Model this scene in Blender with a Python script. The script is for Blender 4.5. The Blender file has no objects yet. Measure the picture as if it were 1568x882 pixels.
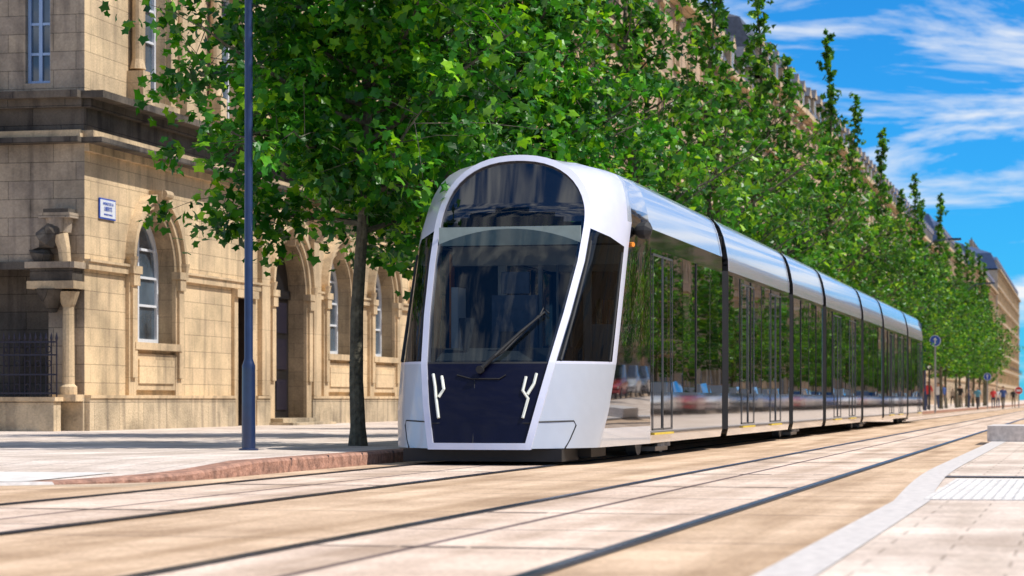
import bpy, bmesh, math, random
import numpy as np
from mathutils import Vector, Matrix
random.seed(3)
sc=bpy.context.scene
sc.view_settings.view_transform='Standard'; sc.view_settings.look='None'
sc.view_settings.exposure=0
CT,ST=math.cos(math.radians(12.98)),math.sin(math.radians(12.98))
F=3800.0; CH=0.75; HZ=612.0

# ------------------------------------------------ materials
def newmat(name):
    m=bpy.data.materials.new(name); m.use_nodes=True
    nt=m.node_tree; b=nt.nodes['Principled BSDF']
    return m,nt,b
def N(nt,t,**k):
    n=nt.nodes.new(t)
    for a,v in k.items():
        if hasattr(n,a): setattr(n,a,v)
        else: n.inputs[a].default_value=v
    return n
def ramp(nt,stops,interp='LINEAR'):
    r=nt.nodes.new('ShaderNodeValToRGB'); r.color_ramp.interpolation=interp
    e=r.color_ramp.elements
    e[0].position=stops[0][0]; e[0].color=(*stops[0][1],1)
    e[1].position=stops[1][0]; e[1].color=(*stops[1][1],1)
    for p,c in stops[2:]:
        x=e.new(p); x.color=(*c,1)
    return r
def mixc(nt,fac,a,b,mode='MIX'):
    m=nt.nodes.new('ShaderNodeMix'); m.data_type='RGBA'; m.blend_type=mode
    for i,v in ((0,fac),(6,a),(7,b)):
        if isinstance(v,bpy.types.NodeSocket): nt.links.new(v,m.inputs[i])
        elif i==0: m.inputs[0].default_value=v
        else: m.inputs[i].default_value=(*v,1)
    return m.outputs[2]
def simple(name,col,rough=.5,metal=0,var=.12,scale=8,coat=0,bump=0,bscale=3,spec=.5):
    m,nt,b=newmat(name)
    tc=N(nt,'ShaderNodeTexCoord')
    no=N(nt,'ShaderNodeTexNoise',Scale=scale,Detail=5.0)
    nt.links.new(tc.outputs['Object'],no.inputs['Vector'])
    r=ramp(nt,[(.3,tuple(c*(1-var) for c in col)),(.7,tuple(min(1,c*(1+var)) for c in col))])
    nt.links.new(no.outputs['Fac'],r.inputs['Fac'])
    nt.links.new(r.outputs['Color'],b.inputs['Base Color'])
    b.inputs['Roughness'].default_value=rough; b.inputs['Metallic'].default_value=metal
    b.inputs['Specular IOR Level'].default_value=spec
    b.inputs['Coat Weight'].default_value=coat; b.inputs['Coat Roughness'].default_value=.04
    if bump:
        n2=N(nt,'ShaderNodeTexNoise',Scale=bscale,Detail=2.0)
        nt.links.new(tc.outputs['Object'],n2.inputs['Vector'])
        bp=N(nt,'ShaderNodeBump',Strength=bump,Distance=.05)
        nt.links.new(n2.outputs['Fac'],bp.inputs['Height'])
        nt.links.new(bp.outputs['Normal'],b.inputs['Normal'])
    return m
def stone(name,c1,c2,mortar,bw=.95,bh=.36,dirt=.36,bump=.4):
    m,nt,b=newmat(name); L=nt.links.new
    g=N(nt,'ShaderNodeNewGeometry'); s=N(nt,'ShaderNodeSeparateXYZ'); L(g.outputs['Position'],s.inputs[0])
    ad=N(nt,'ShaderNodeMath',operation='ADD'); L(s.outputs[0],ad.inputs[0]); L(s.outputs[1],ad.inputs[1])
    cb=N(nt,'ShaderNodeCombineXYZ'); L(ad.outputs[0],cb.inputs[0]); L(s.outputs[2],cb.inputs[1])
    br=N(nt,'ShaderNodeTexBrick',Scale=1.0); L(cb.outputs[0],br.inputs['Vector'])
    br.inputs['Brick Width'].default_value=bw; br.inputs['Row Height'].default_value=bh
    br.inputs['Mortar Size'].default_value=.008; br.inputs['Mortar Smooth'].default_value=.3
    br.inputs['Color1'].default_value=(*c1,1); br.inputs['Color2'].default_value=(*c2,1); br.inputs['Mortar'].default_value=(*mortar,1)
    n1=N(nt,'ShaderNodeTexNoise',Scale=.7,Detail=8.0,Roughness=.6); L(g.outputs['Position'],n1.inputs['Vector'])
    r1=ramp(nt,[(.34,(1-dirt,1-dirt,1-dirt)),(.58,(1.08,1.06,1.03))]); L(n1.outputs['Fac'],r1.inputs['Fac'])
    n2=N(nt,'ShaderNodeTexNoise',Scale=25.0,Detail=4.0); L(g.outputs['Position'],n2.inputs['Vector'])
    r2=ramp(nt,[(.3,(.86,.86,.86)),(.7,(1.1,1.1,1.1))]); L(n2.outputs['Fac'],r2.inputs['Fac'])
    mp=N(nt,'ShaderNodeMapping'); mp.inputs['Scale'].default_value=(2.5,2.5,.25); L(g.outputs['Position'],mp.inputs[0])
    n3=N(nt,'ShaderNodeTexNoise',Scale=1.5,Detail=5.0); L(mp.outputs[0],n3.inputs['Vector'])
    r3=ramp(nt,[(.33,(1-dirt*.7,1-dirt*.7,1-dirt*.65)),(.48,(1,1,1))]); L(n3.outputs['Fac'],r3.inputs['Fac'])
    c=mixc(nt,1,br.outputs['Color'],r1.outputs['Color'],'MULTIPLY'); c=mixc(nt,1,c,r2.outputs['Color'],'MULTIPLY'); c=mixc(nt,1,c,r3.outputs['Color'],'MULTIPLY')
    L(c,b.inputs['Base Color']); b.inputs['Roughness'].default_value=.9; b.inputs['Specular IOR Level'].default_value=.2
    sb=N(nt,'ShaderNodeMath',operation='SUBTRACT'); L(n2.outputs['Fac'],sb.inputs[0]); L(br.outputs['Fac'],sb.inputs[1])
    bp=N(nt,'ShaderNodeBump',Strength=bump,Distance=.02); L(sb.outputs[0],bp.inputs['Height']); L(bp.outputs['Normal'],b.inputs['Normal'])
    return m
def paving(name,c1,c2,bw,bh,mort,rot=False,msize=.008,streak=.25,offset=.5):
    m,nt,b=newmat(name); L=nt.links.new
    g=N(nt,'ShaderNodeNewGeometry')
    mp0=N(nt,'ShaderNodeMapping'); L(g.outputs['Position'],mp0.inputs[0])
    if rot: mp0.inputs['Rotation'].default_value=(0,0,math.pi/2)
    br=N(nt,'ShaderNodeTexBrick',Scale=1.0); L(mp0.outputs[0],br.inputs['Vector']); br.offset=offset
    br.inputs['Brick Width'].default_value=bw; br.inputs['Row Height'].default_value=bh
    br.inputs['Mortar Size'].default_value=msize
    br.inputs['Color1'].default_value=(*c1,1); br.inputs['Color2'].default_value=(*c2,1); br.inputs['Mortar'].default_value=(*mort,1)
    n1=N(nt,'ShaderNodeTexNoise',Scale=.7,Detail=9.0,Roughness=.7); L(g.outputs['Position'],n1.inputs['Vector'])
    r1=ramp(nt,[(.35,(.72,.67,.62)),(.62,(1.1,1.08,1.05))]); L(n1.outputs['Fac'],r1.inputs['Fac'])
    mp=N(nt,'ShaderNodeMapping'); mp.inputs['Scale'].default_value=(2.2,.12,1); L(g.outputs['Position'],mp.inputs[0])
    n2=N(nt,'ShaderNodeTexNoise',Scale=1.2,Detail=6.0); L(mp.outputs[0],n2.inputs['Vector'])
    r2=ramp(nt,[(.36,(1-streak,1-streak*1.15,1-streak*1.35)),(.58,(1.04,1.04,1.04))]); L(n2.outputs['Fac'],r2.inputs['Fac'])
    n3=N(nt,'ShaderNodeTexNoise',Scale=30.0,Detail=5.0,Roughness=.7); L(g.outputs['Position'],n3.inputs['Vector'])
    r3=ramp(nt,[(.34,(.72,.71,.70)),(.64,(1.14,1.14,1.14))]); L(n3.outputs['Fac'],r3.inputs['Fac'])
    c=mixc(nt,1,br.outputs['Color'],r1.outputs['Color'],'MULTIPLY'); c=mixc(nt,1,c,r2.outputs['Color'],'MULTIPLY'); c=mixc(nt,1,c,r3.outputs['Color'],'MULTIPLY')
    L(c,b.inputs['Base Color']); b.inputs['Roughness'].default_value=.85; b.inputs['Specular IOR Level'].default_value=.25
    bp=N(nt,'ShaderNodeBump',Strength=.4,Distance=.01); L(n3.outputs['Fac'],bp.inputs['Height']); L(bp.outputs['Normal'],b.inputs['Normal'])
    return m
def thinglass(name,tint,base=.05,rough=.02,bump=0.0,pw=4.5):
    m,nt,b=newmat(name); L=nt.links.new
    nt.nodes.remove(b); out=nt.nodes['Material Output']
    tr=N(nt,'ShaderNodeBsdfTransparent'); tr.inputs[0].default_value=(*tint,1)
    gl=N(nt,'ShaderNodeBsdfGlossy'); gl.inputs['Roughness'].default_value=rough; gl.inputs[0].default_value=(.95,.97,1,1)
    lw=N(nt,'ShaderNodeLayerWeight',Blend=.5)
    p=N(nt,'ShaderNodeMath',operation='POWER'); L(lw.outputs['Facing'],p.inputs[0]); p.inputs[1].default_value=pw
    ma=N(nt,'ShaderNodeMath',operation='MULTIPLY_ADD'); L(p.outputs[0],ma.inputs[0]); ma.inputs[1].default_value=.95; ma.inputs[2].default_value=base
    ma.use_clamp=True
    if bump:
        tc=N(nt,'ShaderNodeTexCoord'); no=N(nt,'ShaderNodeTexNoise',Scale=.9,Detail=1.0); L(tc.outputs['Object'],no.inputs['Vector'])
        bp=N(nt,'ShaderNodeBump',Strength=bump,Distance=.03); L(no.outputs['Fac'],bp.inputs['Height']); L(bp.outputs['Normal'],gl.inputs['Normal'])
    mx=N(nt,'ShaderNodeMixShader'); L(ma.outputs[0],mx.inputs[0]); L(tr.outputs[0],mx.inputs[1]); L(gl.outputs[0],mx.inputs[2])
    L(mx.outputs[0],out.inputs['Surface'])
    return m
def leafmat(name,ca,cb,cc,tf=.45):
    m,nt,b=newmat(name); L=nt.links.new; out=nt.nodes['Material Output']
    g=N(nt,'ShaderNodeNewGeometry')
    r=ramp(nt,[(0,ca),(.65,cb),(1,cc)]); L(g.outputs['Random Per Island'],r.inputs['Fac'])
    tc=N(nt,'ShaderNodeTexCoord')
    n1=N(nt,'ShaderNodeTexNoise',Scale=.9,Detail=2.0); L(tc.outputs['Object'],n1.inputs['Vector'])
    r1=ramp(nt,[(.40,(.32,.42,.42)),(.62,(1.25,1.2,1.1))]); L(n1.outputs['Fac'],r1.inputs['Fac'])  # clumped darkening puts the crown's inner shade into the leaf colour
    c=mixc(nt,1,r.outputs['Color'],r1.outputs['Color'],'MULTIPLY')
    L(c,b.inputs['Base Color']); b.inputs['Roughness'].default_value=.4; b.inputs['Specular IOR Level'].default_value=.35
    t=N(nt,'ShaderNodeBsdfTranslucent'); c2=mixc(nt,1,c,(1.8,1.5,.5),'MULTIPLY'); L(c2,t.inputs[0])
    mx=N(nt,'ShaderNodeMixShader'); mx.inputs[0].default_value=tf; L(b.outputs[0],mx.inputs[1]); L(t.outputs[0],mx.inputs[2])
    L(mx.outputs[0],out.inputs['Surface'])
    return m

M={}
M['stone']=stone('sandstone_ashlar',(.74,.565,.35),(.65,.495,.315),(.40,.30,.19))
M['trim']=stone('sandstone_trim',(.66,.50,.315),(.61,.465,.295),(.44,.34,.22),2.5,1.2,.4,.25)
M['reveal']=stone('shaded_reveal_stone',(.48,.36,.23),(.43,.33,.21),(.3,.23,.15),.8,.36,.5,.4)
M['plinth']=stone('rough_plinth_stone',(.62,.50,.34),(.50,.41,.29),(.28,.22,.16),1.3,.7,.5,1.0)
M['dark']=stone('weathered_shaded_stone',(.15,.125,.10),(.11,.10,.09),(.05,.045,.04),1.2,.36,.6,.5)  # weathered bands; also carries painted shade for the porch and bracket figure
M['grey']=stone('shaded_weathered_side_stone',(.44,.36,.27),(.36,.30,.24),(.19,.16,.12),.95,.36,.5,.5)  # darker sandstone: half shade and weathering of the side face in its colour
M['stoneB']=stone('pink_sandstone',(.58,.42,.28),(.5,.37,.26),(.3,.21,.15),.9,.4,.3)
M['stoneC']=stone('pale_render',(.62,.52,.38),(.59,.49,.37),(.45,.37,.28),3,.5,.3)
M['slate']=simple('roof_slate',(.075,.08,.10),.5,var=.3,scale=5)
M['bluer']=simple('blue_slate',(.06,.10,.20),.5,var=.3,scale=5)
M['wframe']=simple('window_paint',(.70,.72,.75),.5,var=.05)
M['bframe']=simple('blue_window_paint',(.32,.46,.70),.5,var=.05)
M['wglass']=simple('window_pane',(.07,.10,.13),.03,var=.7,scale=.9,bump=.05,bscale=1.0,spec=.9)
M['door']=simple('black_door',(.012,.012,.014),.35,var=.2)
M['brown']=simple('brown_door',(.035,.02,.012),.5,var=.3)
M['iron']=simple('wrought_iron',(.02,.018,.035),.4,.3)
M['road']=paving('road_concrete',(.70,.52,.365),(.66,.49,.345),7.0,3.2,(.26,.19,.15),False,.02,.28)
M['slab']=paving('track_slab_concrete',(.78,.63,.525),(.74,.60,.495),1.64,4.6,(.20,.15,.14),False,.03,.24,0.0)
M['joint']=simple('slab_joint_filler',(.20,.15,.125),.8,var=.5,scale=6)
M['walk']=paving('pavement_stone',(.76,.67,.60),(.70,.62,.56),.9,.45,(.46,.39,.35),True,.01,.12)
M['walkR']=paving('platform_paving',(.76,.65,.57),(.72,.62,.54),.6,.4,(.48,.40,.34),False,.008,.14)
M['tact']=simple('tactile_paving',(.68,.64,.59),.8,var=.14,scale=5)
M['kerbred']=simple('red_granite_kerb',(.36,.19,.13),.75,var=.45,scale=9,bump=.5,bscale=20)
M['kerb']=simple('grey_granite_kerb',(.60,.55,.51),.75,var=.18,scale=14)
M['rail']=simple('rail_steel',(.16,.19,.27),.25,.9,var=.2)
M['seal']=simple('rail_sealant',(.08,.07,.07),.6,var=.3)
M['bark']=simple('tree_bark',(.10,.09,.06),.9,var=.5,scale=9,bump=.8,bscale=14)
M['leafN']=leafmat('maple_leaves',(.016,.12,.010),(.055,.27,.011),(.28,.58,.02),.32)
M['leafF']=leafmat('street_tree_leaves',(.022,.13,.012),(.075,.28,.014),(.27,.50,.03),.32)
M['navy']=simple('dark_blue_lamp_paint',(.012,.028,.085),.35,var=.15,coat=.5)
M['white']=simple('tram_silver_frame',(.70,.71,.82),.3,.15,var=.02,coat=.6)
M['silver']=simple('tram_silver_paint',(.68,.73,.80),.22,.45,var=.02,coat=.8)
M['greyp']=simple('tram_grey_panel',(.50,.53,.58),.35,.2,var=.02,coat=.4)
M['gloss']=simple('tram_black_gloss',(.006,.007,.010),.03,var=.1,coat=1.0,bump=.03,bscale=.7,spec=.8)
M['navyp']=simple('tram_navy_panel',(.003,.004,.018),.3,var=.1,coat=.1,spec=.22)
M['blackm']=simple('black_rubber',(.012,.012,.013),.6,var=.2)
M['glass']=thinglass('tram_windscreen_glass',(.46,.52,.54),.05)
M['cglass']=thinglass('tram_cab_side_glass',(.16,.18,.18),.05)
M['sglass']=thinglass('tram_side_glass',(.26,.29,.28),.14,.008,.04,2.2)
M['int']=simple('tram_interior_panel',(.6,.61,.62),.6,var=.05)
M['intd']=simple('tram_interior_dark',(.05,.055,.06),.6,var=.1)
M['seat']=simple('tram_seat',(.10,.12,.16),.8,var=.2)
M['orange']=simple('orange_pole',(.85,.28,.03),.4,var=.1)
M['yellow']=simple('yellow_threshold',(.7,.5,.05),.5,var=.1)
M['led']=simple('headlight_lens',(.85,.86,.74),.2,var=.02,coat=.5)
M['blind']=simple('sun_blind',(.30,.38,.35),.8,var=.1)
M['signblue']=simple('sign_blue',(.02,.08,.45),.4,var=.05)
M['signwhite']=simple('sign_white',(.72,.75,.80),.4,var=.03)
M['signred']=simple('sign_red',(.6,.03,.03),.4,var=.05)
M['steel']=simple('galvanised_steel',(.30,.31,.33),.4,.6,var=.1)
M['dframe']=simple('door_frame_metal',(.12,.125,.13),.4,.6,var=.1)
M['ground']=paving('ground_paving',(.58,.46,.34),(.55,.44,.33),3,1.5,(.36,.28,.2),False,.01,.15)
for k,c in (('carred',(.45,.02,.02)),('carwhite',(.75,.76,.78)),('cargrey',(.18,.19,.21)),('carblue',(.03,.08,.28))): M[k]=simple('car_paint_'+k[3:],c,.25,.1,var=.02,coat=1)
M['tyre']=simple('tyre_rubber',(.02,.02,.02),.8)

# ------------------------------------------------ mesh builder
class MB:
    def __init__(s,T=None): s.v=[];s.f=[];s.m=[];s.mats=[];s.T=T or (lambda a,b,c:(a,b,c))
    def mi(s,k):
        if k not in s.mats: s.mats.append(k)
        return s.mats.index(k)
    def poly(s,pts,k):
        i=len(s.v)
        for p in pts: s.v.append(s.T(*p))
        s.f.append(tuple(range(i,i+len(pts)))); s.m.append(s.mi(k))
    def box(s,a0,a1,b0,b1,c0,c1,k):
        P=[(a0,b0,c0),(a1,b0,c0),(a1,b1,c0),(a0,b1,c0),(a0,b0,c1),(a1,b0,c1),(a1,b1,c1),(a0,b1,c1)]
        for q in ((0,3,2,1),(4,5,6,7),(0,1,5,4),(1,2,6,5),(2,3,7,6),(3,0,4,7)): s.poly([P[i] for i in q],k)
    def tube(s,pts,rad,k,n=8,cap=True):
        pts=[Vector(s.T(*p)) for p in pts]
        if not hasattr(rad,'__len__'): rad=[rad]*len(pts)
        i0=len(s.v)
        for i,p in enumerate(pts):
            d=(pts[min(i+1,len(pts)-1)]-pts[max(i-1,0)]).normalized()
            a=d.cross(Vector((0,0,1))) if abs(d.z)<.95 else d.cross(Vector((1,0,0)))
            a.normalize(); b=d.cross(a)
            for j in range(n):
                t=2*math.pi*j/n
                s.v.append(tuple(p+rad[i]*(a*math.cos(t)+b*math.sin(t))))
        m=s.mi(k)
        for i in range(len(pts)-1):
            for j in range(n):
                s.f.append((i0+i*n+j,i0+i*n+(j+1)%n,i0+(i+1)*n+(j+1)%n,i0+(i+1)*n+j)); s.m.append(m)
        if cap:
            s.f.append(tuple(range(i0,i0+n))); s.m.append(m)
            e=i0+(len(pts)-1)*n
            s.f.append(tuple(range(e,e+n))); s.m.append(m)
    def grid(s,rows,matf):
        for i in range(len(rows)-1):
            for j in range(len(rows[i])-1):
                s.poly([rows[i][j],rows[i][j+1],rows[i+1][j+1],rows[i+1][j]],matf(i,j))
    def build(s,name,origin=(0,0,0),parent=None,smooth=None,merge=False,bevel=0,normals=True):
        o=Vector(origin)
        me=bpy.data.meshes.new(name)
        me.from_pydata([tuple(Vector(v)-o) for v in s.v],[],s.f)
        for k in s.mats: me.materials.append(M[k])
        me.polygons.foreach_set('material_index',s.m)
        if merge:
            bm=bmesh.new(); bm.from_mesh(me); bmesh.ops.remove_doubles(bm,verts=bm.verts,dist=.0005)
            if normals: bmesh.ops.recalc_face_normals(bm,faces=bm.faces)
            bm.to_mesh(me); bm.free()
        if smooth is not None:
            me.polygons.foreach_set('use_smooth',[True]*len(me.polygons))
            me.set_sharp_from_angle(angle=math.radians(smooth))
        me.update()
        ob=bpy.data.objects.new(name,me); sc.collection.objects.link(ob)
        if parent is not None: ob.parent=parent
        else: ob.location=o
        if bevel:
            b=ob.modifiers.new('bevel','BEVEL'); b.width=bevel; b.segments=2; b.limit_method='ANGLE'
        return ob
def empty(name,loc):
    e=bpy.data.objects.new(name,None); e.location=loc; e.empty_display_size=.5; sc.collection.objects.link(e); return e

# ------------------------------------------------ camera, sun, world
cam=bpy.data.cameras.new('camera'); co=bpy.data.objects.new('camera',cam); sc.collection.objects.link(co)
co.location=(0,0,CH); co.rotation_euler=(math.pi/2,0,math.radians(12.98))
cam.sensor_width=36; cam.lens=F/1568*36; cam.shift_y=171/1568; cam.clip_end=6000; cam.clip_start=.1
cam.dof.use_dof=True; cam.dof.focus_distance=30; cam.dof.aperture_fstop=3.2
sc.camera=co
el=math.radians(56); az=math.radians(4)
sd=Vector((math.cos(el)*math.cos(az),math.cos(el)*math.sin(az),math.sin(el)))
sl=bpy.data.lights.new('sun','SUN'); sl.energy=5.0; sl.angle=math.radians(.5); sl.color=(1,.95,.88)
so=bpy.data.objects.new('sun',sl); sc.collection.objects.link(so); so.rotation_euler=sd.to_track_quat('Z','Y').to_euler(); so.location=(30,0,60)
w=bpy.data.worlds.new('World'); sc.world=w; w.use_nodes=True; nt=w.node_tree; L=nt.links.new
bg=nt.nodes['Background']; bg.inputs[1].default_value=.09
sky=N(nt,'ShaderNodeTexSky'); sky.sky_type='NISHITA'; sky.sun_disc=False; sky.sun_elevation=el; sky.sun_rotation=math.pi/2-az
sky.dust_density=.1; sky.air_density=.8; sky.ozone_density=3
skc=mixc(nt,1,sky.outputs[0],(.14,.95,1.62),'MULTIPLY')
tc=N(nt,'ShaderNodeTexCoord'); mp=N(nt,'ShaderNodeMapping'); mp.inputs['Scale'].default_value=(6,6,34); mp.inputs['Rotation'].default_value=(.0,.0,.3)
mp.inputs['Location'].default_value=(2.3,.4,.9)
L(tc.outputs['Generated'],mp.inputs[0])
n1=N(nt,'ShaderNodeTexNoise',Scale=1.3,Detail=9.0,Roughness=.6,Distortion=.4); L(mp.outputs[0],n1.inputs['Vector'])
cr=ramp(nt,[(.455,(0,0,0)),(.62,(1,1,1))]); L(n1.outputs['Fac'],cr.inputs['Fac'])
skc2=mixc(nt,cr.outputs['Color'],skc,(10.0,10.3,10.7)); L(skc2,bg.inputs[0])

# ------------------------------------------------ ground, road, rails, pavements
g=MB(); g.poly([(-2500,-300,0),(2500,-300,0),(2500,4500,0),(-2500,4500,0)],'ground'); g.build('ground')
r=MB(); r.poly([(-7.95,-5,.004),(-1.2,-5,.004),(-1.2,1500,.004),(-7.95,1500,.004)],'road')
r.poly([(-40,2,.004),(-7.95,2,.004),(-7.95,19.9,.004),(-40,19.3,.004)],'road')
r.build('road')
RJ=random.Random(2)
for tcx in (-6.63,-3.08):
    t=MB(); t.poly([(tcx-.82,-5,.008),(tcx+.82,-5,.008),(tcx+.82,1500,.008),(tcx-.82,1500,.008)],'slab')
    for s in (-1,1):
        x=tcx+s*.8
        t.poly([(x-.055,-5,.013),(x+.055,-5,.013),(x+.055,1500,.013),(x-.055,1500,.013)],'seal')
        t.poly([(x-.028,-5,.018),(x+.028,-5,.018),(x+.028,1500,.018),(x-.028,1500,.018)],'rail')
    for y in (8.3,12.1,15.9,20.7,24.6,29.4,34.2,39,44,49,54,60,66,72,80):
        y+=RJ.uniform(-.2,.2)
        x=tcx-.74
        while x<tcx+.72:
            e=min(tcx+.74,x+RJ.uniform(.2,.5)); ww=RJ.uniform(.012,.03)*(1+y/40)
            t.poly([(x,y-ww,.0115),(e,y-ww,.0115),(e,y+ww,.0115),(x,y+ww,.0115)],'joint'); x=e+RJ.uniform(0,.03)
    t.build('tram_track',origin=(tcx,30,0))
def kx(y): 
    if y>=22.5: return -8.02
    return -8.02-1.9*((22.5-y)/2.9)**2.6
def kz(y): return .02+.12*min(1,max(0,(y-20.3)/3.2))
ys=[19.6,19.75,19.9,20.1,20.4,20.8,21.2,21.7,22.2,22.5,23,23.5,24,26,30,50,100,300,1500]
p=MB(); kb=MB()
for a,b in zip(ys[:-1],ys[1:]):
    p.poly([(-60,a,kz(a)),(kx(a)-.28,a,kz(a)),(kx(b)-.28,b,kz(b)),(-60,b,kz(b))],'walk')
    m='kerbred' if a>=20.4 else 'kerb'
    kb.poly([(kx(a)-.28,a,kz(a)+.004),(kx(a)-.02,a,kz(a)+.004),(kx(b)-.02,b,kz(b)+.004),(kx(b)-.28,b,kz(b)+.004)],m)
    kb.poly([(kx(a)-.02,a,kz(a)+.004),(kx(a),a,kz(a)-.02),(kx(b),b,kz(b)-.02),(kx(b)-.02,b,kz(b)+.004)],m)
    kb.poly([(kx(a),a,kz(a)-.02),(kx(a),a,-.01),(kx(b),b,-.01),(kx(b),b,kz(b)-.02)],m)
p.poly([(-60,19.6,.02),(kx(19.6)-.28,19.6,.02),(kx(19.6)-.28,19.6,-.01),(-60,19.6,-.01)],'walk')
y=24.6
while y<60: kb.box(-8.301,-8.019,y,y+.012,.06,.1455,'seal'); y+=1.3
def studs(p,x0,x1,y0,y1,zf,st=.1):
    ny=int((y1-y0)/st); nx=int((x1-x0)/st)
    for i in range(nx):
        for j in range(ny):
            x=x0+(i+.5)*st; y=y0+(j+.5)*st; z=zf(y); r0=st*.3; r1=st*.18
            A=[(x+r0*math.cos(k*math.pi/3),y+r0*math.sin(k*math.pi/3),z) for k in range(6)]; B=[(x+r1*math.cos(k*math.pi/3),y+r1*math.sin(k*math.pi/3),z+.007) for k in range(6)]
            p.poly(B,'tact')
            for k in range(6): p.poly([A[k],A[(k+1)%6],B[(k+1)%6],B[k]],'tact')
p.poly([(-13,20.3,.029),(-9.1,20.3,.029),(-8.75,21.6,kz(21.6)+.006),(-13,21.6,kz(21.6)+.006)],'tact')
p.build('pavement'); kb.build('kerb')
def rx(y):
    if y<17: return -1.28
    if y<26: return -1.28-.22*math.sin((y-17)/9*math.pi/2)
    return -1.5
ys=[-5,5,10,14,17,18.5,20,21.5,23,24.5,26,32,38,60,200,900]
p=MB(); kb=MB()
for a,b in zip(ys[:-1],ys[1:]):
    z=.06
    p.poly([(rx(a)+.26,a,z),(7,a,z),(7,b,z),(rx(b)+.26,b,z)],'walkR')
    kb.poly([(rx(a)+.02,a,z+.004),(rx(a)+.26,a,z+.004),(rx(b)+.26,b,z+.004),(rx(b)+.02,b,z+.004)],'kerb')
    kb.poly([(rx(a)+.02,a,z+.004),(rx(a),a,z-.02),(rx(b),b,z-.02),(rx(b)+.02,b,z+.004)],'kerb')
    kb.poly([(rx(a),a,z-.02),(rx(a),a,-.01),(rx(b),b,-.01),(rx(b),b,z-.02)],'kerb')
x=-1.08
while x<2.9:
    y=17.3
    while y<21.55: p.box(x,x+.412,y,y+.412,.06,.066,'tact'); y+=.42
    x+=.42
studs(p,-1.06,.5,17.33,21.5,lambda y:.066,.07)
p.poly([(-1.2,22.2,.068),(3,22.2,.068),(3,22.6,.068),(-1.2,22.6,.068)],'seal')
p.build('platform_pavement'); kb.build('platform_kerb')
p=MB(); p.box(-1.55,1.2,41.5,44.2,.06,.32,'kerb'); p.build('stone_bench_block',origin=(-.2,42.8,.06),bevel=.03)
p=MB(); p.poly([(7,-5,.01),(13,-5,.01),(13,900,.01),(7,900,.01)],'road'); p.build('side_road')

# ------------------------------------------------ facade helpers  (local u, w(out), z)
def outline(uc,hw,zb,zt,arch,ins=0,n=16):
    P=[(uc-hw+ins,zb+ins)]
    if arch:
        for i in range(n+1):
            t=math.pi-math.pi*i/n
            P.append((uc+(hw-ins)*math.cos(t),zt+(hw-ins)*math.sin(t)))
    else: P+= [(uc-hw+ins,zt-ins),(uc+hw-ins,zt-ins)]
    P.append((uc+hw-ins,zb+ins)); return P
def bay(mb,u0,u1,z0,z1,op,depth,kw,kr):
    if op is None:
        mb.poly([(u0,0,z0),(u1,0,z0),(u1,0,z1),(u0,0,z1)],kw); return
    uc,hw,zb,zt,arch=op
    mb.poly([(u0,0,z0),(uc-hw,0,z0),(uc-hw,0,z1),(u0,0,z1)],kw)
    mb.poly([(uc+hw,0,z0),(u1,0,z0),(u1,0,z1),(uc+hw,0,z1)],kw)
    if zb>z0: mb.poly([(uc-hw,0,z0),(uc+hw,0,z0),(uc+hw,0,zb),(uc-hw,0,zb)],kw)
    P=outline(uc,hw,zb,zt,arch)
    for a,b in zip(P[1:-2],P[2:-1]):
        mb.poly([(a[0],0,a[1]),(b[0],0,b[1]),(b[0],0,z1),(a[0],0,z1)],kw)
    for a,b in zip(P,P[1:]+P[:1]):
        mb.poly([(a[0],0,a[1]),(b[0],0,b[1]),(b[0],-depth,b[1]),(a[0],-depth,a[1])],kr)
def window(mb,op,depth,kf,kg,vb=1,hb=(.5,),fw=.09):
    uc,hw,zb,zt,arch=op
    P=outline(*op); Q=outline(*op,ins=fw)
    n=len(P)
    for i in range(n):
        a,b=P[i],P[(i+1)%n]; c,d=Q[(i+1)%n],Q[i]
        w=-depth+.07
        mb.poly([(a[0],w,a[1]),(b[0],w,b[1]),(c[0],w,c[1]),(d[0],w,d[1])],kf)
        mb.poly([(d[0],w,d[1]),(c[0],w,c[1]),(c[0],-depth,c[1]),(d[0],-depth,d[1])],kf)
    mb.poly([(a,-depth+.01,b) for a,b in P],kg)
    top=zt+(hw if arch else 0)
    for i in range(vb):
        u=uc-hw+(i+1)*2*hw/(vb+1)
        mb.box(u-.035,u+.035,-depth+.012,-depth+.06,zb+fw,top-fw*.9,kf)
    for h in hb:
        z=zb+h*(top-zb)
        e=hw-.02
        if arch and z>zt: e=math.sqrt(max(.01,hw*hw-(z-zt)**2))-.03
        mb.box(uc-e,uc+e,-depth+.012,-depth+.055,z-.025,z+.025,kf)
def arcband(mb,uc,zt,r0,r1,w1,k,n=20,w0=0):
    for i in range(n):
        t0,t1=math.pi*i/n,math.pi*(i+1)/n
        def q(r,t,w): return (uc+r*math.cos(t),w,zt+r*math.sin(t))
        mb.poly([q(r0,t0,w1),q(r1,t0,w1),q(r1,t1,w1),q(r0,t1,w1)],k)
        mb.poly([q(r1,t0,w0),q(r1,t0,w1),q(r1,t1,w1),q(r1,t1,w0)],k)
        mb.poly([q(r0,t0,w0),q(r0,t0,w1),q(r0,t1,w1),q(r0,t1,w0)],k)
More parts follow.
